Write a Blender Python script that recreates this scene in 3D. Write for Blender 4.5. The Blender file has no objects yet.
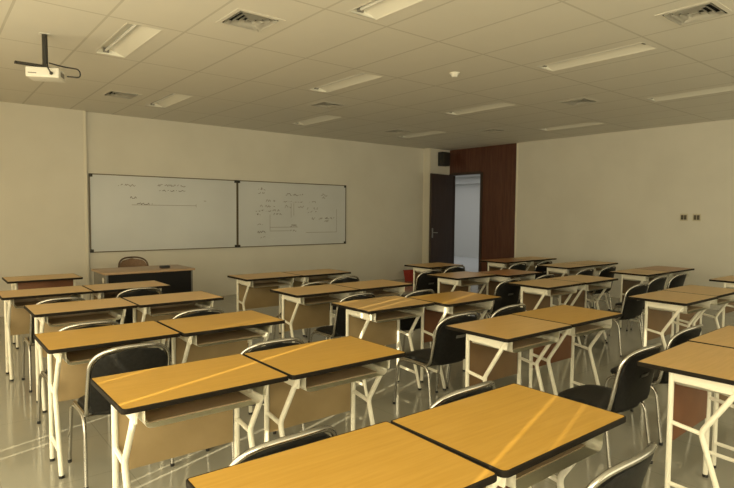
import bpy, bmesh, math, random
from mathutils import Vector, Matrix
PI = math.pi
random.seed(7)
scene = bpy.context.scene
C = scene.collection

# ------------------------------------------------------------------ materials
def mat(name, col, rough=0.5, metal=0.0, spec=0.5, build=None):
    m = bpy.data.materials.new(name); m.use_nodes = True
    nt = m.node_tree; b = nt.nodes['Principled BSDF']
    b.inputs['Base Color'].default_value = (*col, 1)
    b.inputs['Roughness'].default_value = rough
    b.inputs['Metallic'].default_value = metal
    b.inputs['Specular IOR Level'].default_value = spec
    if build: build(nt, b)
    return m

def N(nt, t, **kw):
    n = nt.nodes.new(t)
    for k, v in kw.items(): setattr(n, k, v)
    return n

def noise_col(c1, c2, scale, detail=3, stretch=(1, 1, 1), bump=0.0, lo=.35, hi=.65):
    def f(nt, b):
        tc = N(nt, 'ShaderNodeTexCoord'); mp = N(nt, 'ShaderNodeMapping')
        mp.inputs['Scale'].default_value = stretch
        nz = N(nt, 'ShaderNodeTexNoise'); nz.inputs['Scale'].default_value = scale
        nz.inputs['Detail'].default_value = detail
        cr = N(nt, 'ShaderNodeValToRGB')
        cr.color_ramp.elements[0].position = lo; cr.color_ramp.elements[1].position = hi
        cr.color_ramp.elements[0].color = (*c1, 1); cr.color_ramp.elements[1].color = (*c2, 1)
        L = nt.links.new
        L(tc.outputs['Object'], mp.inputs['Vector']); L(mp.outputs['Vector'], nz.inputs['Vector'])
        L(nz.outputs['Fac'], cr.inputs['Fac']); L(cr.outputs['Color'], b.inputs['Base Color'])
        if bump:
            bp = N(nt, 'ShaderNodeBump'); bp.inputs['Strength'].default_value = bump
            bp.inputs['Distance'].default_value = 0.01
            L(nz.outputs['Fac'], bp.inputs['Height']); L(bp.outputs['Normal'], b.inputs['Normal'])
    return f

def grid_col(base, line, sx, ox, sy, oy, w, base2=None, bump=.3, dirt=4.0):
    """tile pattern on world XY with joints of width w"""
    def f(nt, b):
        L = nt.links.new
        g = N(nt, 'ShaderNodeNewGeometry'); sp = N(nt, 'ShaderNodeSeparateXYZ')
        L(g.outputs['Position'], sp.inputs[0])
        outs = []
        for ax, s, o in ((0, sx, ox), (1, sy, oy)):
            a = N(nt, 'ShaderNodeMath', operation='SUBTRACT'); a.inputs[1].default_value = o
            L(sp.outputs[ax], a.inputs[0])
            d = N(nt, 'ShaderNodeMath', operation='PINGPONG'); d.inputs[1].default_value = s / 2
            L(a.outputs[0], d.inputs[0])
            c = N(nt, 'ShaderNodeMath', operation='LESS_THAN'); c.inputs[1].default_value = w / 2
            L(d.outputs[0], c.inputs[0]); outs.append(c)
        mx = N(nt, 'ShaderNodeMath', operation='MAXIMUM')
        L(outs[0].outputs[0], mx.inputs[0]); L(outs[1].outputs[0], mx.inputs[1])
        nz = N(nt, 'ShaderNodeTexNoise'); nz.inputs['Scale'].default_value = dirt
        L(g.outputs['Position'], nz.inputs['Vector'])
        m0 = N(nt, 'ShaderNodeMix', data_type='RGBA')
        m0.inputs[6].default_value = (*base, 1); m0.inputs[7].default_value = (*(base2 or base), 1)
        L(nz.outputs['Fac'], m0.inputs[0])
        m1 = N(nt, 'ShaderNodeMix', data_type='RGBA')
        m1.inputs[7].default_value = (*line, 1)
        L(m0.outputs[2], m1.inputs[6]); L(mx.outputs[0], m1.inputs[0])
        L(m1.outputs[2], b.inputs['Base Color'])
        if bump:
            bp = N(nt, 'ShaderNodeBump', invert=True); bp.inputs['Strength'].default_value = bump
            bp.inputs['Distance'].default_value = 0.004
            L(mx.outputs[0], bp.inputs['Height']); L(bp.outputs['Normal'], b.inputs['Normal'])
    return f

M = {}
M['wall'] = mat('wall_paint', (.74, .72, .66), .55, build=noise_col((.72, .70, .64), (.76, .74, .68), 1.5, bump=.03))
M['trim'] = mat('corner_bead', (.80, .77, .68), .4)
M['ceiling'] = mat('ceiling_tile', (.74, .72, .66), .8, build=grid_col((.74, .72, .66), (.60, .58, .52), .6, .57, 1.2, 1.055, .020, (.77, .75, .69)))
M['floor'] = mat('polished_floor', (.33, .32, .27), .09, spec=.75, build=grid_col((.315, .305, .255), (.25, .24, .20), .6, .3, .6, .35, .004, (.365, .355, .30), bump=.1, dirt=1.2))
def wood_top(c1, c2):
    return noise_col(c1, c2, 5, 4, (1.0, 14, 1), lo=.3, hi=.7)
M['wood_a'] = mat('honey_laminate', (.52, .30, .055), .36, spec=.35, build=wood_top((.49, .28, .045), (.55, .325, .065)))
M['wood_lit'] = mat('lit_honey_laminate', (.60, .38, .13), .32, build=wood_top((.56, .35, .11), (.64, .41, .15)))  # brighter copy of the honey laminate, light on these tops put into the colour
M['wood_c'] = mat('reddish_laminate', (.45, .22, .08), .32, build=wood_top((.40, .19, .07), (.50, .25, .09)))
M['panel_a'] = mat('tan_panel', (.37, .27, .14), .45, build=wood_top((.33, .24, .12), (.41, .30, .16)))
M['panel_b'] = mat('reddish_brown_panel', (.15, .065, .026), .5, spec=.3, build=wood_top((.15, .06, .026), (.20, .085, .038)))
M['panel_c'] = mat('mid_brown_panel', (.19, .115, .055), .45, build=wood_top((.17, .10, .048), (.22, .135, .065)))
M['edge'] = mat('dark_edge_band', (.016, .013, .010), .55, spec=.12)
M['cream'] = mat('cream_powder_coat', (.90, .875, .76), .3)
M['chrome'] = mat('chromed_tube', (.47, .46, .43), .2, 1.0)
M['vinyl'] = mat('black_vinyl', (.013, .013, .012), .5, spec=.22, build=noise_col((.011, .011, .011), (.018, .018, .018), 60, bump=.06))
M['rubber'] = mat('black_rubber', (.02, .02, .02), .6)
M['label'] = mat('grey_maker_plate', (.30, .29, .26), .35)
M['doorwood'] = mat('dark_red_veneer', (.10, .035, .022), .35, build=noise_col((.085, .028, .018), (.13, .05, .03), 4, 4, (1, 6, .5)))
M['doorleaf'] = mat('dark_brown_veneer', (.055, .035, .028), .35, build=noise_col((.045, .028, .022), (.065, .042, .034), 4, 4, (6, 1, .5)))
M['steel'] = mat('brushed_steel', (.55, .54, .5), .3, 1.0)
M['board'] = mat('whiteboard_enamel', (.66, .69, .73), .25, build=noise_col((.64, .67, .71), (.69, .72, .76), 1.2))
M['alu'] = mat('dull_bronze_frame', (.16, .13, .085), .4, .3)
M['ink'] = mat('faded_marker_ink', (.28, .27, .27), .5)
M['ink2'] = mat('dark_marker_ink', (.15, .14, .14), .5)
M['white'] = mat('white_plastic', (.80, .79, .74), .4)
M['grey'] = mat('grey_plastic', (.25, .24, .22), .5)
M['black'] = mat('black_plastic', (.018, .018, .02), .4)
M['darkmetal'] = mat('black_metal', (.03, .028, .025), .4)
M['red'] = mat('red_plastic', (.42, .045, .03), .4)
M['teachtop'] = mat('brown_laminate', (.42, .28, .16), .35, build=wood_top((.38, .25, .14), (.46, .31, .18)))
M['teachblack'] = mat('black_laminate', (.012, .012, .013), .5, spec=.15)
M['teachgrey'] = mat('grey_laminate', (.16, .16, .15), .4)
M['brownframe'] = mat('brown_painted_tube', (.09, .055, .035), .4)
M['brownchair'] = mat('brown_upholstery', (.20, .12, .07), .55, build=noise_col((.18, .105, .06), (.23, .14, .085), 40, bump=.1))
M['liner'] = mat('brown_shelf_lining', (.40, .31, .20), .45, build=wood_top((.36, .28, .17), (.44, .34, .23)))
M['reflector'] = mat('white_enamel_reflector', (.88, .87, .80), .25, .0)
M['tube'] = mat('unlit_glass_tube', (.82, .82, .80), .25)
M['duct'] = mat('dark_duct', (.03, .028, .025), .8)
M['curtain'] = mat('beige_curtain', (.70, .60, .42), .9)
M['hallwall'] = mat('hall_paint', (.70, .70, .67), .5)
M['hallfloor'] = mat('hall_floor', (.72, .74, .76), .2)
M['switch'] = mat('ivory_plastic', (.62, .58, .46), .4)
M['switchkey'] = mat('dark_switch_key', (.10, .085, .06), .4)

# ------------------------------------------------------------------ geometry helpers
def box(bm, x0, x1, y0, y1, z0, z1):
    vs = [bm.verts.new((x, y, z)) for x in (x0, x1) for y in (y0, y1) for z in (z0, z1)]
    for f in ((0, 1, 3, 2), (4, 6, 7, 5), (0, 4, 5, 1), (2, 3, 7, 6), (0, 2, 6, 4), (1, 5, 7, 3)):
        bm.faces.new([vs[i] for i in f])

def fillet(pts, r, n=5):
    pts = [Vector(p) for p in pts]; out = [pts[0]]
    for i in range(1, len(pts) - 1):
        a, b, c = pts[i - 1], pts[i], pts[i + 1]
        rr = r[i - 1] if isinstance(r, (list, tuple)) else r
        u = (a - b); v = (c - b)
        d = min(rr, u.length * .49, v.length * .49)
        p0 = b + u.normalized() * d; p1 = b + v.normalized() * d
        for k in range(n + 1):
            t = k / n
            out.append((1 - t) ** 2 * p0 + 2 * t * (1 - t) * b + t * t * p1)
    out.append(pts[-1]); return out

def tube(bm, pts, rad, seg=10, flat=1.0, cap=True):
    pts = [Vector(p) for p in pts]; n = len(pts); rings = []
    t0 = (pts[1] - pts[0]).normalized()
    up = Vector((0, 0, 1)) if abs(t0.z) < .9 else Vector((0, 1, 0))
    nrm = (up - t0 * up.dot(t0)).normalized()
    for i, p in enumerate(pts):
        t = (pts[min(i + 1, n - 1)] - pts[max(i - 1, 0)]).normalized()
        nrm = (nrm - t * nrm.dot(t)).normalized(); bi = t.cross(nrm)
        rings.append([bm.verts.new(p + nrm * math.cos(2 * PI * k / seg) * rad * flat + bi * math.sin(2 * PI * k / seg) * rad) for k in range(seg)])
    for a, b in zip(rings, rings[1:]):
        for k in range(seg):
            bm.faces.new((a[k], a[(k + 1) % seg], b[(k + 1) % seg], b[k]))
    if cap:
        bm.faces.new(rings[0][::-1]); bm.faces.new(rings[-1])

def cyl(bm, x, y, z0, z1, r, seg=16, r2=None):
    r2 = r if r2 is None else r2
    a = [bm.verts.new((x + r * math.cos(2 * PI * k / seg), y + r * math.sin(2 * PI * k / seg), z0)) for k in range(seg)]
    b = [bm.verts.new((x + r2 * math.cos(2 * PI * k / seg), y + r2 * math.sin(2 * PI * k / seg), z1)) for k in range(seg)]
    for k in range(seg): bm.faces.new((a[k], a[(k + 1) % seg], b[(k + 1) % seg], b[k]))
    bm.faces.new(a[::-1]); bm.faces.new(b)

def bev(bm, w, seg=2, ang=.6):
    bm.normal_update()
    es = [e for e in bm.edges if len(e.link_faces) == 2 and e.calc_face_angle(0) > ang]
    bmesh.ops.bevel(bm, geom=es, offset=w, segments=seg, affect='EDGES', profile=.5)

def obj(name, bm, material, parent=None, smooth=True):
    me = bpy.data.meshes.new(name)
    bmesh.ops.recalc_face_normals(bm, faces=bm.faces[:])
    bm.to_mesh(me); bm.free()
    me.materials.append(material)
    if smooth:
        for p in me.polygons: p.use_smooth = True
        try: me.set_sharp_from_angle(angle=math.radians(38))
        except Exception: pass
    o = bpy.data.objects.new(name, me); C.objects.link(o)
    if parent: o.parent = parent
    return o

def boxobj(name, dims, material, parent=None, bevel=0):
    bm = bmesh.new(); box(bm, *dims)
    if bevel: bev(bm, bevel)
    return obj(name, bm, material, parent)

def tag(o, label, cat, group=None):
    o['label'] = label; o['category'] = cat
    if group: o['group'] = group
    return o

def thing(name, label, cat, loc=(0, 0, 0), rz=0, group=None):
    o = bpy.data.objects.new(name, None); C.objects.link(o)
    o.location = loc; o.rotation_euler = (0, 0, rz)
    return tag(o, label, cat, group)

def struct(name, bm_or_dims, m, parent=None):
    if isinstance(bm_or_dims, tuple):
        bm = bmesh.new(); box(bm, *bm_or_dims)
    else: bm = bm_or_dims
    o = obj(name, bm, m, parent)
    o['kind'] = 'structure'
    return o

def copy_tree(o, parent=None):
    c = o.copy(); C.objects.link(c)
    if parent: c.parent = parent
    for ch in list(o.children): copy_tree(ch, c)
    return c

# ------------------------------------------------------------------ room constants
XL, XR, YB, YF, H = -1.2, 9.86, -2.2, 9.30, 3.0
T = .15

# floor and walls
struct('floor', (XL - T, XR + .12, YB - T, YF + T, -.1, 0), M['floor'])
struct('wall_front', (XL - T, XR + .12, YF, YF + T, 0, H + .3), M['wall'])
struct('wall_front_left', (XL, 1.955, YF - .06, YF, 0, H), M['wall'])
struct('trim_1', (1.945, 1.985, YF - .072, YF, 0, H), M['trim'])
struct('wall_corner', (9.18, XR, YF - .2, YF, 0, H), M['wall'])
struct('trim_2', (9.168, 9.20, YF - .212, YF, 0, H), M['trim'])
struct('wall_back', (XL - T, XR + .12, YB - T, YB, 0, H + .3), M['wall'])
# right wall: plaster, then the wooden bay with the doorway
WB = 7.20
struct('wall_right', (XR, XR + .12, YB, WB, 0, H + .3), M['wall'])
bay = struct('wall_panelling', (XR - .012, XR + .12, WB, 8.13, 0, H), M['doorwood'])
struct('lintel_panel', (XR - .012, XR + .12, 8.13, 9.10, 2.43, H), M['doorwood'], bay)
struct('door_frame', (XR - .03, XR + .13, 8.09, 8.155, 0, 2.43), M['doorleaf'], bay)
struct('door_frame', (XR - .03, XR + .13, 9.04, 9.10, 0, 2.43), M['doorleaf'], bay)
struct('door_frame', (XR - .03, XR + .13, 8.155, 9.04, 2.40, 2.46), M['doorleaf'], bay)
struct('wall_right_end', (XR, XR + .12, 9.10, YF, 0, H + .3), M['wall'])
struct('trim_3', (XR - .02, XR, WB - .03, WB, 0, H), M['trim'])

# open door leaf
def door():
    d = struct('door_1', (-.88, 0, -.022, .022, .008, 2.40), M['doorleaf'])
    d.location = (9.82, 8.985, 0); d.rotation_euler = (0, 0, math.radians(9.7))
    bm = bmesh.new(); box(bm, -.845, -.80, -.028, -.022, .95, 1.17); bev(bm, .002)
    h = obj('lock_plate', bm, M['steel'], d)
    bm = bmesh.new(); tube(bm, fillet([(-.82, -.024, 1.07), (-.82, -.075, 1.07), (-.69, -.075, 1.065)], .02), .009)
    obj('door_handle', bm, M['steel'], d)
    for z in (.25, 1.2, 2.15):
        bm = bmesh.new(); cyl(bm, 0.006, -.0, z - .05, z + .05, .010); obj('hinge', bm, M['steel'], d)
door()

# hall beyond the doorway
hx0, hx1, hy0, hy1 = XR + .12, 14.7, 6.6, 16.0
struct('floor_hall', (hx0, hx1, hy0, hy1, -.1, 0), M['hallfloor'])
struct('ceiling_hall', (hx0, hx1, hy0, hy1, 2.75, 2.85), M['hallwall'])
struct('wall_hall_far', (hx1, hx1 + .1, hy0, hy1, 0, 2.8), M['hallwall'])
struct('wall_hall_near', (hx0, hx1, hy0 - .1, hy0, 0, 2.8), M['hallwall'])
struct('wall_hall_end', (hx0, hx1, hy1, hy1 + .1, 0, 2.8), M['hallwall'])
struct('wall_hall_side', (hx0 - .12, hx0, YF + T, hy1, 0, 2.8), M['hallwall'])
struct('trim_4', (hx1 - .25, hx1, hy0, hy1, 2.52, 2.75), M['hallwall'])

# ------------------------------------------------------------------ left wall: floor-to-ceiling windows with curtains
SLITS = {.07: .0022, .20: .0042, 1.66: .010, 2.00: .007, 2.12: .009, 2.38: .009, 2.47: .006, 3.42: .010, 3.555: .009}
SX = -1.2
def left_wall():
    wz0, wz1 = .12, 2.82
    bays = [(-1.6, .95), (1.25, 3.85), (4.15, 6.6), (6.85, 8.9)]
    edges = [YB] + [v for b in bays for v in b] + [YF + T]
    bm = bmesh.new()
    box(bm, XL - T, XL, YB - T, YF + T, 0, wz0); box(bm, XL - T, XL, YB - T, YF + T, wz1, H + .3)
    for i in range(0, len(edges), 2): box(bm, XL - T, XL, edges[i], edges[i + 1], wz0, wz1)
    struct('wall_left', bm, M['wall'])
    for k, (a, b) in enumerate(bays):
        bm = bmesh.new()
        box(bm, XL - .10, XL - .06, a, a + .035, wz0, wz1); box(bm, XL - .10, XL - .06, b - .035, b, wz0, wz1)
        box(bm, XL - .10, XL - .06, a, b, wz0, wz0 + .035); box(bm, XL - .10, XL - .06, a, b, wz1 - .035, wz1)
        struct('window_%d' % (k + 1), bm, M['alu'])
        # curtains: opaque cloth panels hung edge to edge, with narrow gaps between some
        cuts = [a - .10] + [s for s in sorted(SLITS) if a < s < b] + [b + .10]
        for j in range(len(cuts) - 1):
            y0 = cuts[j] + SLITS.get(cuts[j], 0); y1 = cuts[j + 1] - SLITS.get(cuts[j + 1], 0)
            bm = bmesh.new(); n = max(4, int((y1 - y0) / .02)); L = []
            for i in range(n + 1):
                y = y0 + (y1 - y0) * i / n
                fade = min(1, min(i, n - i) / 3)
                x = XL + .055 + .018 * math.sin(y * 55) * fade
                L.append((bm.verts.new((x, y, .04)), bm.verts.new((x, y, 2.93))))
            for p, q in zip(L, L[1:]): bm.faces.new((p[0], q[0], q[1], p[1]))
            bmesh.ops.solidify(bm, geom=bm.faces[:], thickness=.003)
            tag(obj('curtain', bm, M['curtain']), 'beige pleated curtain drawn across the left wall windows', 'curtain', 'curtains on the left wall')
left_wall()
bm = bmesh.new()
for a, b in ((-.1, 2.9), (2.9, 5.9), (5.9, 8.9)):
    box(bm, a, a + .04, YB, YB + .025, .5, 2.75); box(bm, b - .04, b, YB, YB + .025, .5, 2.75)
    box(bm, a + .04, b - .04, YB, YB + .025, .5, .54); box(bm, a + .04, b - .04, YB, YB + .025, 2.71, 2.75)
struct('window_5', bm, M['alu'])  # unseen frames, added only to go with the back fill lamp

# ------------------------------------------------------------------ ceiling with openings for lights and air grilles
GX0, GY0 = .57, 1.055
def cell(i, j):
    if (i, j) == (6, 0): return 4.54, 1.76
    return GX0 + .6 * i + .3, GY0 + 1.2 * j + .6
lights = [(1, 3), (5, 3), (9, 3), (13, 3), (3, 5), (7, 5), (11, 5), (3, 1), (7, 1), (11, 1)]
vents = [(2, 2), (6, 0), (2, 5), (6, 4), (10, 2), (10, 5), (12, 4)]
LW, LL, VW = .26, 1.06, .36
holes = []
for c in lights:
    x, y = cell(*c); holes.append((x - LW / 2, x + LW / 2, y - LL / 2, y + LL / 2))
for c in vents:
    x, y = cell(*c); holes.append((x - VW / 2, x + VW / 2, y - VW / 2, y + VW / 2))
bm = bmesh.new()
xs = sorted({XL, XR} | {round(v, 4) for h in holes for v in h[:2]})
ys = sorted({YB, YF} | {round(v, 4) for h in holes for v in h[2:]})
vt = {}
def gv(x, y, z):
    k = (x, y, z)
    if k not in vt: vt[k] = bm.verts.new(k)
    return vt[k]
for a, b in zip(xs, xs[1:]):
    for c, d in zip(ys, ys[1:]):
        mx, my = (a + b) / 2, (c + d) / 2
        if any(h[0] < mx < h[1] and h[2] < my < h[3] for h in holes): continue
        for z in (H, H + .02): bm.faces.new((gv(a, c, z), gv(b, c, z), gv(b, d, z), gv(a, d, z)))
struct('ceiling', bm, M['ceiling'])
struct('light_block_slab', (XL - T, XR + .12, YB - T, YF + T, H + .3, H + .4), M['duct'])  # unseen slab added above the tiles to block light

LG = 'recessed ceiling lights'
LLAB = {
 (1, 3): 'unlit recessed strip light in the ceiling nearest the projector',
 (5, 3): 'unlit recessed strip light in mid ceiling, left of the smoke detector',
 (9, 3): 'unlit recessed strip light in the ceiling beyond the round smoke detector',
 (13, 3): 'unlit recessed strip light close to the right wall, before the dark wood panelling',
 (3, 5): 'unlit recessed strip light near the front wall, above the left whiteboard',
 (7, 5): 'unlit recessed strip light near the front wall, above the right whiteboard',
 (11, 5): 'unlit recessed strip light in the ceiling nearest the black wall speaker',
 (3, 1): 'unlit recessed strip light cut off by the top edge of the photo',
 (7, 1): 'unlit recessed strip light between the smoke detector and the near right air grille',
 (11, 1): 'unlit recessed strip light cut off by the right edge of the photo'}
def make_light():
    t = thing('ceiling_light', '', 'ceiling light')
    w, l, d = LW / 2, LL / 2, .05
    bm = bmesh.new()   # trapezoid white reflector, open below
    prof = [(-w, 0), (-w + .045, d), (w - .13, d), (w, 0)]
    a = [bm.verts.new((x, -l, z)) for x, z in prof]; b = [bm.verts.new((x, l, z)) for x, z in prof]
    for k in range(3): bm.faces.new((a[k], a[k + 1], b[k + 1], b[k]))
    bm.faces.new(a); bm.faces.new(b)
    obj('reflector', bm, M['reflector'], t, smooth=False)
    bm = bmesh.new(); e = .014
    box(bm, -w - e, -w, -l - e, l + e, -.002, .004); box(bm, w, w + e, -l - e, l + e, -.002, .004)
    box(bm, -w, w, -l - e, -l, -.002, .004); box(bm, -w, w, l, l + e, -.002, .004)
    obj('frame', bm, M['wall'], t)
    for x in (-.045,):
        bm = bmesh.new(); tube(bm, [(x, -l + .04, .03), (x, l - .04, .03)], .013, 12); obj('tube_lamp', bm, M['tube'], t)
    for s in (-1, 1):
        bm = bmesh.new(); box(bm, -.07, -.02, s * (l - .03) - .01, s * (l - .03) + .01, .01, d); obj('lamp_holder', bm, M['grey'], t)
    return t
proto = make_light()
for k, c in enumerate(lights):
    o = proto if k == 0 else copy_tree(proto)
    x, y = cell(*c); o.location = (x, y, H); o['label'] = LLAB[c]; o['group'] = LG

VLAB = {
 (2, 2): 'large square air grille in the ceiling, nearest the camera on the left',
 (6, 0): 'square air grille in the ceiling at the top right corner of the photo',
 (2, 5): 'small-looking square air grille above the left whiteboard, right of the projector',
 (6, 4): 'square air grille beyond the middle ceiling light, above the right whiteboard',
 (10, 2): 'square air grille in the ceiling above the right wall, between two strip lights',
 (10, 5): 'square air grille far back in the ceiling, left of the wall speaker',
 (12, 4): 'square air grille in the ceiling just in front of the dark wood panelling'}
def make_vent():
    t = thing('air_grille', '', 'air grille')
    w = VW / 2
    bm = bmesh.new(); e = .022
    box(bm, -w - e, -w + .012, -w - e, w + e, -.003, .002); box(bm, w - .012, w + e, -w - e, w + e, -.003, .002)
    box(bm, -w + .012, w - .012, -w - e, -w + .012, -.003, .002); box(bm, -w + .012, w - .012, w - .012, w + e, -.003, .002)
    obj('frame', bm, M['wall'], t)
    bm = bmesh.new()
    box(bm, -w, w, -w, w, .16, .17); box(bm, -w, -w + .004, -w, w, 0, .16); box(bm, w - .004, w, -w, w, 0, .16)
    box(bm, -w, w, -w, -w + .004, 0, .16); box(bm, -w, w, w - .004, w, 0, .16)
    obj('duct_box', bm, M['duct'], t)
    for k in range(4):
        r0 = w - .022 - k * .040; r1 = r0 - .020
        bm = bmesh.new()
        lo = [bm.verts.new((sx * r0, sy * r0, -.008)) for sx, sy in ((-1, -1), (1, -1), (1, 1), (-1, 1))]
        hi = [bm.verts.new((sx * r1, sy * r1, .022)) for sx, sy in ((-1, -1), (1, -1), (1, 1), (-1, 1))]
        for i in range(4): bm.faces.new((lo[i], lo[(i + 1) % 4], hi[(i + 1) % 4], hi[i]))
        bmesh.ops.solidify(bm, geom=bm.faces[:], thickness=.002)
        obj('louvre', bm, M['wall'], t, smooth=False)
    return t
proto = make_vent()
for k, c in enumerate(vents):
    o = proto if k == 0 else copy_tree(proto)
    x, y = cell(*c); o.location = (x, y, H); o['label'] = VLAB[c]; o['group'] = 'square ceiling air grilles'

# smoke detector
t = thing('smoke_detector', 'small round white smoke detector on the ceiling', 'smoke detector', (4.49, 4.10, H))
bm = bmesh.new(); cyl(bm, 0, 0, -.012, 0, .055, 24); obj('base', bm, M['white'], t)
bm = bmesh.new(); cyl(bm, 0, 0, -.045, -.012, .028, 24, .045); obj('sensor_cap', bm, M['white'], t)

# projector on its ceiling pole
pc = (.87, 5.48)
t = thing('projector_mount', 'black ceiling pole and plate that holds the white projector', 'projector mount', (*pc, H))
bm = bmesh.new(); box(bm, -.04, .04, -.04, .04, -.004, 0); obj('ceiling_plate', bm, M['white'], t)
bm = bmesh.new(); cyl(bm, 0, 0, -.285, -.006, .022); obj('pole', bm, M['darkmetal'], t)
bm = bmesh.new(); box(bm, -.09, .09, -.07, .07, -.297, -.285); bev(bm, .003); obj('carrier_plate', bm, M['darkmetal'], t)
bm = bmesh.new(); box(bm, -.205, -.01, .05, .064, -.262, -.248); box(bm, -.205, -.01, .095, .109, -.262, -.248); box(bm, -.215, -.201, .05, .109, -.262, -.248); box(bm, -.012, .012, .0, .109, -.262, -.248)
obj('side_bracket', bm, M['darkmetal'], t)
t = thing('projector', 'white projector hanging from the ceiling on a black pole', 'projector', (pc[0] + .0, pc[1], H - .298), math.radians(-26)); t.scale = (.8, .8, .8)
bm = bmesh.new(); box(bm, -.155, .165, -.12, .12, -.105, 0); bev(bm, .012, 3); obj('body', bm, M['white'], t)
bm = bmesh.new(); box(bm, -.13, -.05, -.1215, -.119, -.070, -.060); obj('logo_strip', bm, M['grey'], t)
bm = bmesh.new(); tube(bm, [(.09, .118, -.055), (.09, .145, -.055)], .03, 16); obj('lens', bm, M['black'], t)
bm = bmesh.new(); box(bm, .14, .1665, -.06, .06, -.08, -.03); obj('air_outlet', bm, M['grey'], t)
bm = bmesh.new()
tube(bm, fillet([(pc[0] + .026, pc[1] - .01, H - .24), (pc[0] + .14, pc[1] - .03, H - .26), (pc[0] + .24, pc[1] - .12, H - .28), (pc[0] + .25, pc[1] - .12, H - .35), (pc[0] + .152, pc[1] - .070, H - .345)], .05, 6), .006, 8)
tube(bm, fillet([(pc[0] - .0, pc[1] - .08, H - .27), (pc[0] - .01, pc[1] - .14, H - .30), (pc[0] + .02, pc[1] - .138, H - .35)], .03, 6), .006, 8)
bmesh.ops.create_uvsphere(bm, u_segments=10, v_segments=6, radius=.014, matrix=Matrix.Translation((pc[0] + .02, pc[1] - .138, H - .35)))
tag(obj('cable', bm, M['black']), 'black cable looping from the ceiling pole into the projector', 'cable')

# speaker, switches, bin
t = thing('wall_speaker', 'black box speaker high on the wall left of the dark wood panelling', 'speaker', (9.55, 9.10, 2.765))
bm = bmesh.new(); box(bm, -.13, .12, -.17, -.02, -.16, .16); bev(bm, .01); obj('cabinet', bm, M['black'], t)
bm = bmesh.new(); box(bm, -.115, .105, -.182, -.168, -.145, .145); bev(bm, .004); obj('front_grille', bm, M['darkmetal'], t)
bm = bmesh.new(); box(bm, -.04, .04, -.03, 0, -.06, .06); obj('wall_bracket', bm, M['darkmetal'], t)
for k, (y, s) in enumerate(((3.86, 'left, farther'), (3.665, 'right, nearer'))):
    t = thing('light_switch', 'small %s of two switch plates on the right wall' % s, 'light switch', (XR, y, 1.47), 0, 'switch plates on the right wall')
    bm = bmesh.new(); box(bm, -.010, 0, -.06, .06, -.06, .06); bev(bm, .003); obj('plate', bm, M['switch'], t)
    for dy in (-.024, .024):
        bm = bmesh.new(); box(bm, -.016, -.008, dy - .02, dy + .02, -.038, .038); bev(bm, .002); obj('key', bm, M['switchkey'], t)
t = thing('waste_bin', 'small red plastic waste bin on the floor by the front wall', 'bin', (8.47, 8.95, 0)); t.scale = (.8, .8, .85)
bm = bmesh.new()
def rect_ring(w, d, z): return [bm.verts.new((sx * w, sy * d, z)) for sx, sy in ((-1, -1), (1, -1), (1, 1), (-1, 1))]
A = rect_ring(.12, .10, 0); B = rect_ring(.15, .13, .27); Cc = rect_ring(.14, .12, .27); D = rect_ring(.112, .092, .012)
for p, q in ((A, B), (B, Cc), (Cc, D)):
    for i in range(4): bm.faces.new((p[i], p[(i + 1) % 4], q[(i + 1) % 4], q[i]))
bm.faces.new(A[::-1]); bm.faces.new(D); obj('tub', bm, M['red'], t)
bm = bmesh.new(); box(bm, -.16, .16, -.14, -.128, .255, .275); box(bm, -.16, .16, .128, .14, .255, .275)
box(bm, -.16, -.148, -.128, .128, .255, .275); box(bm, .148, .16, -.128, .128, .255, .275); obj('rim', bm, M['red'], t)

# ------------------------------------------------------------------ whiteboards
def whiteboard(x0, label, strokes, seed):
    t = thing('whiteboard', label, 'whiteboard', (x0, YF, .855), 0, 'whiteboards on the front wall')
    w, h = 2.44, 1.215
    obj_ = boxobj('writing_surface', (.01, w - .01, -.022, -.0, .01, h - .01), M['board'], t)
    bm = bmesh.new(); f = .014
    box(bm, 0, w, -.03, 0, 0, f); box(bm, 0, w, -.03, 0, h - f, h); box(bm, 0, f, -.03, 0, f, h - f); box(bm, w - f, w, -.03, 0, f, h - f)
    obj('frame', bm, M['alu'], t)
    for cx_, cz in ((0, 0), (w, 0), (0, h), (w, h)):
        bm = bmesh.new(); sx = 1 if cx_ == 0 else -1; sz = 1 if cz == 0 else -1
        xa, xb = sorted((cx_, cx_ + sx * .05)); za, zb = sorted((cz, cz + sz * .05)); box(bm, xa, xb, -.035, -.001, za, zb); bev(bm, .006)
        obj('corner_cap', bm, M['darkmetal'], t)
    rnd = random.Random(seed)
    bms = {'ink': bmesh.new(), 'ink2': bmesh.new()}
    def seg(bm, a, b, wd):
        d = Vector((b[0] - a[0], b[1] - a[1])); 
        if d.length < 1e-5: return
        n = Vector((-d.y, d.x)).normalized() * wd / 2
        bm.faces.new([bm.verts.new((p[0] + s * n.x, -.0228, p[1] + s * n.y)) for p, s in ((a, 1), (b, 1), (b, -1), (a, -1))])
    for s in strokes:
        b = bms[s[-1]]
        if s[0] == 'w':      # a line of handwriting: x, z, length, height
            _, x, z, L, hh, _ = s; p = (x, z); 
            while p[0] < x + L:
                q = (p[0] + rnd.uniform(.006, .018), z + rnd.choice((0, 1, .5)) * hh + rnd.uniform(-.006, .006))
                if rnd.random() > .16: seg(b, p, q, .009)
                else: q = (p[0] + .03, z + hh * .3)
                p = q
        else:                # straight line
            _, xa, za, xb, zb, _ = s; seg(b, (xa, za), (xb, zb), .007)
    for k, b in bms.items():
        if len(b.verts): obj('handwriting', b, M[k], t, smooth=False)['kind'] = 'stuff'
        else: b.free()
def bl(px, pz, W, Hh): return px, pz
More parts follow.
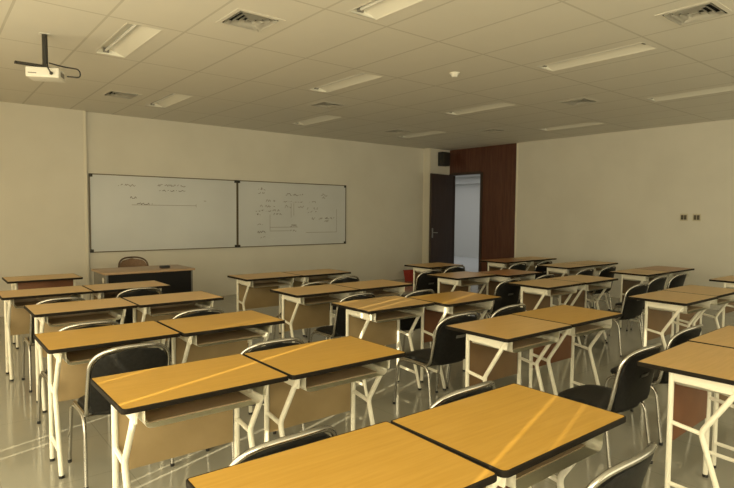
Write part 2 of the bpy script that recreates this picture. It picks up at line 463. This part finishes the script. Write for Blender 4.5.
Lst = [('w', .42, 1.04, .34, .03, 'ink'), ('w', 1.00, 1.06, .50, .028, 'ink'), ('w', 1.06, .98, .40, .022, 'ink2'), ('w', 1.48, .98, .1, .03, 'ink'),
       ('w', .60, .85, .09, .045, 'ink2'), ('w', .70, .755, .24, .02, 'ink2'), ('l', .62, .745, 1.68, .745, 'ink'), ('l', 1.68, .77, 1.68, .72, 'ink'), ('w', 1.82, .83, .03, .02, 'ink')]
whiteboard(2.02, 'left whiteboard on the front wall, nearly blank with short faint lines of writing', Lst, 3)
Rst = [('w', .42, 1.06, .14, .04, 'ink'), ('w', .42, .98, .12, .035, 'ink'), ('w', 1.00, .97, .38, .035, 'ink2'), ('w', 1.82, .98, .14, .04, 'ink'), ('w', 1.84, .93, .10, .03, 'ink'),
       ('w', .58, .84, .2, .03, 'ink'), ('w', .95, .84, .42, .02, 'ink'), ('w', 1.5, .84, .18, .025, 'ink'),
       ('w', .46, .74, .30, .03, 'ink'), ('w', .36, .66, .30, .03, 'ink'), ('w', .36, .59, .22, .03, 'ink2'), ('w', .66, .66, .20, .04, 'ink'), ('w', .74, .59, .16, .03, 'ink2'),
       ('w', .98, .73, .14, .06, 'ink'), ('w', 1.28, .74, .12, .03, 'ink'), ('w', 1.48, .71, .34, .035, 'ink'), ('w', 1.5, .64, .2, .03, 'ink'), ('w', 1.6, .51, .24, .03, 'ink'),
       ('w', 1.88, .52, .26, .03, 'ink2'), ('w', 1.9, .46, .12, .03, 'ink'), ('w', .4, .40, .1, .03, 'ink'), ('w', .4, .26, .16, .03, 'ink2'), ('w', .46, .16, .1, .03, 'ink'),
       ('w', 1.1, .37, .14, .04, 'ink'), ('l', .66, .29, 1.08, .29, 'ink'), ('l', .66, .36, 1.28, .36, 'ink'), ('l', 1.46, .25, 2.2, .25, 'ink'), ('l', 2.2, .25, 2.2, .72, 'ink'),
       ('l', .66, .29, .66, .60, 'ink'), ('l', 1.12, .82, 1.12, .55, 'ink'), ('l', 1.18, .82, 1.18, .58, 'ink'), ('w', 1.1, .28, .12, .03, 'ink')]
whiteboard(4.47, 'right whiteboard on the front wall, covered in small faint notes and diagrams', Rst, 5)

# ------------------------------------------------------------------ teacher's desk and chair
t = thing('teacher_desk', "wide teacher's desk with brown top and black front panel below the left whiteboard", 'desk', (1.70, 7.12, 0))
w, d = 1.12, .66
bm = bmesh.new(); box(bm, 0, w, 0, d, .725, .75); bev(bm, .004); top = obj('desktop', bm, M['teachtop'], t)
boxobj('modesty_panel', (.05, w - .05, .02, .036, .04, .725), M['teachblack'], t)
for x in (.02, w - .05):
    bm = bmesh.new(); box(bm, x, x + .028, .03, d - .04, .03, .725); bev(bm, .003); sp = obj('side_panel', bm, M['teachgrey'], t)
    for y in (.06, d - .1):
        bm = bmesh.new(); cyl(bm, x + .014, y, 0, .03, .02); obj('foot', bm, M['rubber'], sp)
bm = bmesh.new(); cyl(bm, 0, 0, -.004, .004, .035, 20)
o = obj('cable_grommet', bm, M['white'], t); o.rotation_euler = (0, PI / 2, 0); o.location = (.018, .14, .65)
bm = bmesh.new(); box(bm, -.06, .06, -.035, .035, 0, .035); bev(bm, .008, 3)
t = thing('board_eraser', "small black eraser block lying on the teacher's desk", 'eraser', (2.50, 7.36, .75), .1)
obj('handle', bm, M['black'], t)
bm = bmesh.new(); box(bm, -.055, .055, -.03, .03, 0, .006); obj('felt_pad', bm, M['grey'], t)
tt = t

# ------------------------------------------------------------------ student desk
DW, DD, TH = .72, .512, .75
def make_desk(topm, panelm):
    t = thing('student_desk', '', 'desk')
    r = .035; n = 5
    def outline(grow, z):
        pts = []
        for rx, ry, a0, r in ((1, 1, 0, .014), (0, 1, 90, .014), (0, 0, 180, .024), (1, 0, 270, .018)):
            cx_ = DW - r if rx else r; cy_ = DD - r if ry else r
            for k in range(n + 1):
                a = math.radians(a0 + 90 * k / n); pts.append((cx_ + (r + grow) * math.cos(a), cy_ + (r + grow) * math.sin(a), z))
        return pts
    def prism(levels, close=True):
        bm = bmesh.new(); R = [[bm.verts.new(p) for p in outline(g, z)] for g, z in levels]
        m = len(R[0])
        for a, b in zip(R, R[1:]):
            for k in range(m): bm.faces.new((a[k], a[(k + 1) % m], b[(k + 1) % m], b[k]))
        if close: bm.faces.new(R[0][::-1]); bm.faces.new(R[-1])
        return bm
    top = obj('desktop', prism([(-.004, TH - .018), (-.004, TH)]), topm, t)
    obj('edge_band', prism([(-.0045, TH - .020), (-.001, TH - .0205), (.0, TH - .018), (0, TH - .002), (-.0015, TH - .0002), (-.0065, TH + .0004), (-.0065, TH - .003)], False), M['edge'], top)
    R = .0135
    for s in (0, 1):
        x = .064 if s == 0 else DW - .090
        yp, yj, yn = DD - .150, .222, .055
        bm = bmesh.new(); tube(bm, [(x, yp, .012), (x, yp, TH - .024)], R, 10); lg = obj('leg', bm, M['cream'], t)
        bm = bmesh.new(); cyl(bm, x, yp, 0, .016, R + .001, 12, R + .0015); obj('foot_cap', bm, M['rubber'], lg)
        bm = bmesh.new(); tube(bm, fillet([(x, .085, .012), (x, yj, .45), (x, yn, TH - .03)], .03, 4), R, 10); lg = obj('leg', bm, M['cream'], t)
        bm = bmesh.new(); cyl(bm, x, .085, 0, .016, R + .001, 12, R + .0015); obj('foot_cap', bm, M['rubber'], lg)
        bm = bmesh.new(); tube(bm, [(x, yp, .465), (x, yj + .003, .445)], .0115, 8); obj('crossbar', bm, M['cream'], t)
        bm = bmesh.new(); tube(bm, [(x, yp, .15), (x, .085 + .1 * .15 / .45 + .004, .135)], .0115, 8); obj('crossbar', bm, M['cream'], t)
        xa, xb = (x - .005, x + .004) if s == 0 else (x - .004, x + .005)
        bm = bmesh.new()
        prof = [(.045, TH - .026), (yp, TH - .026), (yp, TH - .075), (.20, TH - .078), (.17, TH - .082), (.05, TH - .084)]
        a = [bm.verts.new((xa, y, z)) for y, z in prof]; b = [bm.verts.new((xb, y, z)) for y, z in prof]
        bm.faces.new(a); bm.faces.new(b[::-1])
        for k in range(6): bm.faces.new((a[k], a[(k + 1) % 6], b[(k + 1) % 6], b[k]))
        obj('side_plate', bm, M['cream'], t)
    # folded sheet-metal book shelf under the top, open towards the sitter
    x0, x1, zt, zb = .092, DW - .120, TH - .020, TH - .105
    prof = fillet([(x0, 0, zt), (x0, 0, zb), (x1, 0, zb), (x1, 0, zt)], .03, 5)
    bm = bmesh.new(); g = .002
    y0, y1 = .03, yp - .005
    a = [bm.verts.new((p.x, y0, p.z)) for p in prof]; b = [bm.verts.new((p.x, y1, p.z)) for p in prof]
    for k in range(len(a) - 1): bm.faces.new((a[k], a[k + 1], b[k + 1], b[k]))
    bmesh.ops.solidify(bm, geom=bm.faces[:], thickness=.006)
    sh = obj('book_shelf', bm, M['cream'], t)
    bm = bmesh.new(); box(bm, x0 + .03, x1 - .03, y0 + .05, y1 - .002, zb + .0025, zb + .0075); box(bm, x0 + .004, x1 - .004, y1 - .006, y1 - .001, zb + .006, zt)
    obj('shelf_lining', bm, M['liner'], sh)
    bm = bmesh.new(); box(bm, .075, DW - .11, yp + .0, yp + .014, .35, TH - .03); bev(bm, .002)
    obj('modesty_panel', bm, panelm, t)
    return t

protos = {'a': make_desk(M['wood_a'], M['panel_a']), 'b': make_desk(M['wood_lit'], M['panel_a']), 'c': make_desk(M['wood_c'], M['panel_c']),
          'd': make_desk(M['wood_lit'], M['panel_b']), 'e': make_desk(M['wood_a'], M['panel_b']), 'f': make_desk(M['wood_lit'], M['panel_c'])}
used = set()
BL = ('left block of desks', 'middle block', 'right block', 'block along the right wall')
def desk(kind, x, y, label, rz=0, sx=1.0):
    o = protos[kind]
    if kind in used: o = copy_tree(o)
    used.add(kind)
    o.location = (x, y, 0); o.rotation_euler = (0, 0, rz); o.scale = (sx, 1, 1)
    o['label'] = label; o['group'] = 'student desks'
    return o
G = {}
def S(side, row, block): return 'student desk with brown top, %s of the pair in the %s row of the %s' % (side, row, block)
desk('a', .545, .988, 'honey-topped desk at the bottom of the photo, left of the nearest pair', math.radians(-1.3), 1.025)
desk('e', 1.300, .965, 'honey-topped desk nearest the camera with light streaks, right of its pair', 0, 1.025)
desk('a', .570, 2.168, 'honey-topped desk in second row of left block, left of pair', 0, 1.015)
desk('a', 1.308, 2.158, 'honey-topped desk in second row of left block, right of pair')
desk('a', .512, 3.345, 'honey-topped desk in third row of left block, left of pair')
desk('a', 1.24, 3.32, 'honey-topped desk in third row of left block, right of pair')
desk('b', .615, 4.56, 'brown-topped desk in fourth row of left block, left of pair')
desk('b', 1.34, 4.54, 'brown-topped desk in fourth row of left block, right of pair')
desk('b', .52, 5.60, 'brown-topped desk in fifth row of left block, at the left edge of the photo')
desk('b', 1.245, 5.60, "brown-topped desk in fifth row of left block, nearest the teacher's desk")
desk('d', .72 + DW - .03, 6.84 + DD, "student desk turned round, panel to the camera, alone left of the teacher's desk", PI)
desk('d', 2.862, .803, 'brown-topped desk at the right edge of the photo, left of the nearest right-hand pair', math.radians(2.5))
desk('f', 3.592, .845, 'brown corner of a desk cut off by the right edge, beyond the nearest right-hand desk', math.radians(1.5))
desk('f', 2.715, 2.02, 'desk in second row of middle block, left of pair, right of a big black chair')
desk('e', 3.440, 2.03, 'desk in second row of middle block, right of pair, reddish panel below')
desk('b', 2.640, 3.240, 'desk in third row of middle block, left of pair, light streak across it')
desk('e', 3.370, 3.105, 'desk in third row of middle block, set slightly back from its left neighbour')
desk('b', 2.625, 4.25, 'desk in fourth row of middle block, left of pair')
desk('b', 3.350, 4.25, 'desk in fourth row of middle block, right of pair')
desk('b', 2.800, 5.59, 'desk nearest the right whiteboard, left of its pair')
desk('b', 3.525, 5.57, 'desk nearest the right whiteboard, right of its pair')
desk('f', 5.055, 1.93, 'desk in second row from the camera of right block, left of pair')
desk('f', 5.780, 1.945, 'desk in second row from the camera of right block, right of pair')
desk('f', 4.975, 3.215, 'desk in third row from the camera of right block, left of pair')
desk('f', 5.700, 3.205, 'desk in third row from the camera of right block, right of pair')
desk('f', 4.820, 4.30, 'brown-topped desk in fourth row from the camera of right block, left of pair')
desk('c', 5.545, 4.14, 'reddish-topped desk in fourth row from the camera of right block')
desk('f', 5.480, 5.42, 'single desk standing in front of the open door, right of the red bin')
desk('c', 7.030, 5.32, 'desk nearest the dark wood panelling, left of its pair')
desk('b', 7.755, 5.32, 'desk nearest the dark wood panelling, right of its pair')
desk('f', 7.080, 4.27, 'desk in second row from the panelling by the right wall, left of pair')
desk('f', 7.805, 4.27, 'desk in second row from the panelling by the right wall, right of pair')
desk('f', 7.090, 3.17, 'desk in third row from the panelling by the right wall, left of pair')
desk('c', 7.815, 3.17, 'desk in third row from the panelling by the right wall, right of pair')
desk('f', 7.230, 2.02, 'desk by the right wall, cut off by the right edge, far behind the others')

# ------------------------------------------------------------------ student chair (faces +Y)
def superbox(u, p=4.0): return max(0, 1 - abs(u) ** p) ** (1 / p)
def make_chair(pad, label_part=True, name='student_chair', tubem=None):
    tubem = tubem or M['chrome']
    t = thing(name, '', 'chair')
    # seat pad with rounded corners and slight dish
    bm = bmesh.new(); n = 12; ringsT = []; 
    def seat_pt(a, k, z):
        c, s = math.cos(a), math.sin(a); p = 3.4
        rr = 1 / ((abs(c) ** p + abs(s) ** p) ** (1 / p))
        x, y = c * rr * k, s * rr * k
        wy = .203 + .012 * y
        zz = z - .012 * max(0, y) ** 3 - .006 * (1 - k * k)
        return (x * wy, y * .205 + .005, zz)
    m = 40; levels = [(.90, .375), (.98, .379), (1.0, .389), (.985, .402), (.93, .410), (.7, .411), (.35, .410)]
    R = [[bm.verts.new(seat_pt(2 * PI * i / m, k, z)) for i in range(m)] for k, z in levels]
    for a, b in zip(R, R[1:]):
        for i in range(m): bm.faces.new((a[i], a[(i + 1) % m], b[(i + 1) % m], b[i]))
    bm.faces.new(R[0][::-1]); bm.faces.new(R[-1])
    obj('seat', bm, pad, t)
    # back pad: curved shell
    def back(u, v, off=0):       # u -1..1 across, v 0..1 up
        half = .212 - .006 * v
        x = u * half
        y = -.205 - .085 * v - .02 * v * v + .055 * abs(u) ** 2.2 * (.35 + .65 * v) + off
        return Vector((x, y, .408 + .354 * v))
    nu, nv = 18, 14
    def uv(i, j):
        v = j / nv
        lim = 1.0
        if v > .58: lim = max(.0, 1 - ((v - .58) / .42) ** 2.8) ** (1 / 2.5)
        if v < .15: lim = 1 - .10 * ((.15 - v) / .15) ** 2
        return (-1 + 2 * i / nu) * lim * .965, v * .985
    bm = bmesh.new()
    F = [[bm.verts.new(back(*uv(i, j), off=.011)) for i in range(nu + 1)] for j in range(nv + 1)]
    B_ = [[bm.verts.new(back(*uv(i, j), off=-.011)) for i in range(nu + 1)] for j in range(nv + 1)]
    for j in range(nv):
        for i in range(nu):
            bm.faces.new((F[j][i], F[j][i + 1], F[j + 1][i + 1], F[j + 1][i]))
            bm.faces.new((B_[j][i], B_[j + 1][i], B_[j + 1][i + 1], B_[j][i + 1]))
    for j in range(nv):
        bm.faces.new((F[j][0], F[j + 1][0], B_[j + 1][0], B_[j][0])); bm.faces.new((F[j][nu], B_[j][nu], B_[j + 1][nu], F[j + 1][nu]))
    for i in range(nu):
        bm.faces.new((F[0][i], B_[0][i], B_[0][i + 1], F[0][i + 1])); bm.faces.new((F[nv][i], F[nv][i + 1], B_[nv][i + 1], B_[nv][i]))
    bmesh.ops.remove_doubles(bm, verts=bm.verts[:], dist=.0004)
    bk = obj('backrest', bm, pad, t)
    if label_part:
        bm = bmesh.new(); P = []
        for i in range(7):
            u = -.22 + .44 * i / 6
            P.append([bm.verts.new(back(u, v, -.0135)) for v in (.50, .565)])
        for a, b in zip(P, P[1:]): bm.faces.new((a[0], b[0], b[1], a[1]))
        bmesh.ops.solidify(bm, geom=bm.faces[:], thickness=-.002)
        lb = obj('maker_plate', bm, M['label'], bk); lb['label'] = 'small light grey plate low on the back'
        bm = bmesh.new()
        for i, u in enumerate((-.15, -.08, -.01, .06, .13)):
            a = back(u, .517, -.0165); b = back(u + .04, .548, -.0165)
            box(bm, a.x, b.x, a.y - .0005, a.y + .0015, a.z, b.z)
        obj('plate_marks', bm, M['grey'], lb)
    # back frame tube
    pts = []
    side = [(-.198, .12, .437), (-.203, -.165, .437)]
    for p in side: pts.append(Vector(p))
    path_r = []
    def edge(v, s):
        p = back(s * 1.02, v); return p
    P = [Vector((-.214, .13, .383)), Vector((-.214, -.17, .383))]
    body = fillet(P + [back(-1.03, .25), back(-1.02, .56)], [.05, .05], 5)
    arc = []
    for k in range(0, 25):
        a = PI - PI * k / 24
        c, s = math.cos(a), math.sin(a); e = .72
        u = math.copysign(abs(c) ** e, c) * 1.02; v = .62 + .40 * abs(s) ** e
        arc.append(back(u, v))
    mir = [Vector((-p.x, p.y, p.z)) for p in reversed(body)]
    bm = bmesh.new(); tube(bm, body + arc + mir, .0115, 10, flat=1.0)
    obj('back_frame', bm, tubem, t)
    # legs: two inverted U frames, each split in a front and a rear leg
    for s in (-1, 1):
        for f in (1, -1):
            foot = (s * .232, f * .212 - .0, .012); kn = (s * .224, f * .165, .373)
            bm = bmesh.new(); tube(bm, fillet([foot, kn, (s * .216, 0, .373)], .07, 7), .0105, 10); lg = obj('leg', bm, M['chrome'], t)
            bm = bmesh.new(); cyl(bm, foot[0], foot[1], 0, .018, .0115, 12, .012); obj('foot_cap', bm, M['rubber'], lg)
    bm = bmesh.new()
    for y in (-.12, .13): tube(bm, [(-.216, y, .369), (.216, y, .369)], .008, 8)
    obj('seat_frame', bm, M['chrome'], t)
    return t

chair0 = make_chair(M['vinyl']); first = [True]
def chair(bx, by, label, rz=0, src=None):
    """bx, by: where the top of the back stands"""
    o = chair0 if first[0] else copy_tree(chair0)
    first[0] = False
    a = math.radians(rz); off = Vector((0, .31, 0)); off.rotate(Matrix.Rotation(a, 3, 'Z'))
    o.location = (bx + off.x, by + off.y, 0); o.rotation_euler = (0, 0, a)
    o['label'] = label; o['group'] = 'black chrome-framed student chairs'
chair(.885, 3.10, 'black chair with its big rounded back rising behind the second-row left desk corner', 0)
chair(1.57, 2.74, 'black chair, only its back top showing beyond the second-row left-block desk with light streak', -3)
chair(.94, 1.522, 'black chair, only its back top showing, left of two just beyond the nearest desks', 1)
chair(1.81, 1.502, 'black chair, only its back top showing, right of two just beyond the nearest desks', 1)
chair(1.70, .755, 'black chair at the bottom right corner of the photo, only its back showing', 2)
chair(.85, 3.905, 'black chair pushed between third and fourth rows at the left aisle', 1)
chair(1.62, 3.96, 'black chair hidden between third and fourth rows of the left block, right one', 0)
chair(.90, 5.14, 'black chair whose arched back peeks in front of the fifth-row desk at left edge', 0)
chair(1.615, 5.39, "black chair whose full chrome arch shows in front of the teacher's desk", 0)
chair(3.08, 2.67, 'large black chair with plate on its back, left of the second-row middle desk', -2)
chair(3.705, 2.68, 'black chair whose arched back shows over the far edge of second-row middle desks', -1)
chair(3.08, 3.885, 'black chair whose seat shows under the fourth-row left desk of the middle block', 0)
chair(3.70, 3.72, 'black chair whose thin chrome arch shows beyond the third-row middle desks', 1)
chair(3.22, 4.81, 'black chair barely showing under the left desk nearest the right whiteboard', 0)
chair(3.81, 5.06, 'black chair back showing right of the pair nearest the right whiteboard', 0)
chair(3.17, 1.372, 'big black chair with a plate on its back, beside the nearest right-hand desk', -1)
chair(3.96, 1.445, 'black chair arching over the desks at the right edge of the photo', -1)
chair(5.97, 2.71, 'black chair with small plate on its back in front of right block third row', -2)
chair(5.17, 3.775, 'dark chair seen edge-on, left of the third-row desks of the right block', -1)
chair(5.885, 3.80, 'black chair seen only through the legs of third-row right block desks', 0)
chair(5.12, 4.98, 'black chair left of the single desk that stands before the open door', -2)
chair(5.805, 5.17, 'black chair whose dark back top shows against the open doorway', 0)
chair(6.86, 2.89, 'black chair, left of two in the third row from the panelling by right wall', 0)
chair(7.438, 2.89, 'black chair, right of two in the third row from the panelling by right wall', 0)
chair(6.99, 3.90, 'black chair, left of two in the second row from the panelling by right wall', 0)
chair(7.61, 3.90, 'black chair, right of two in the second row from the panelling by right wall', 0)
chair(6.96, 4.96, 'black chair, left of two in front of the dark wood panelling', 0)
chair(7.635, 4.95, 'black chair, right of two in front of the dark wood panelling', 0)

tc = make_chair(M['brownchair'], False, 'teacher_chair', M['brownframe'])
tag(tc, "brown-backed chair behind the teacher's desk, its rounded back showing", 'chair')
tc.location = (2.39, 8.12, 0); tc.rotation_euler = (0, 0, PI); tc.scale = (.96, 1.04, 1.075)

# ------------------------------------------------------------------ camera (fitted to the photograph)
yaw, pitch, roll, fpx = .678633, .055977, -.008054, 553.85
f = Vector((math.sin(yaw) * math.cos(pitch), math.cos(yaw) * math.cos(pitch), -math.sin(pitch)))
r = Vector((math.cos(yaw), -math.sin(yaw), 0)); d = f.cross(r)
r2 = math.cos(roll) * r + math.sin(roll) * d; d2 = -math.sin(roll) * r + math.cos(roll) * d
cam = bpy.data.objects.new('camera', bpy.data.cameras.new('camera')); C.objects.link(cam)
mw = Matrix.Identity(4)
for i in range(3): mw[i][0], mw[i][1], mw[i][2] = r2[i], -d2[i], -f[i]
mw.translation = Vector((0, 0, 1.5)); cam.matrix_world = mw
cam.data.sensor_width = 36; cam.data.lens = 36 * fpx / 734
cam.data.clip_start = .02
scene.camera = cam

# ------------------------------------------------------------------ light
def area(name, loc, rot, sx, sy, energy, col, spread=PI):
    l = bpy.data.lights.new(name, 'AREA'); l.shape = 'RECTANGLE'; l.size = sx; l.size_y = sy
    l.energy = energy; l.color = col; l.spread = spread
    o = bpy.data.objects.new(name, l); C.objects.link(o); o.location = loc; o.rotation_euler = rot
    return o
# daylight coming through the drawn beige curtains of the left wall
WARM = (1.0, .90, .60)
for k, (a, b, e) in enumerate([(-1.6, .95, 112), (1.25, 3.85, 84), (4.15, 6.6, 27), (6.85, 8.9, 3)]):
    area('curtain_daylight', (XL + .10, (a + b) / 2, 1.45), (0, -PI / 2, 0), 2.6, b - a, e, WARM)
# added fill lamp before the unseen back wall, to brighten the room
area('back_fill_lamp', (4.4, YB + .05, 1.6), (PI / 2, 0, 0), 9.0, 2.2, 106, WARM)
# hall lamps
area('hall_lamp', (12.4, 12.0, 2.7), (0, 0, 0), 3.5, 6, 38, (1.0, .98, .94))
# low sun through the gaps between the curtains
s = bpy.data.lights.new('sun', 'SUN'); s.energy = 11.0; s.angle = math.radians(.35); s.color = (1, .86, .56)
so = bpy.data.objects.new('sun', s); C.objects.link(so)
az = math.radians(18.5); el = math.radians(19)
dirv = Vector((math.cos(az) * math.cos(el), math.sin(az) * math.cos(el), -math.sin(el)))
so.rotation_euler = dirv.to_track_quat('-Z', 'Y').to_euler(); so.location = (-6, -2, 4)
w = bpy.data.worlds.new('world'); scene.world = w; w.use_nodes = True
w.node_tree.nodes['Background'].inputs[0].default_value = (.9, .85, .7, 1); w.node_tree.nodes['Background'].inputs[1].default_value = .3

vs = scene.view_settings
vs.view_transform = 'Standard'; vs.look = 'None'; vs.gamma = 1; vs.exposure = 0
vs.use_curve_mapping = False
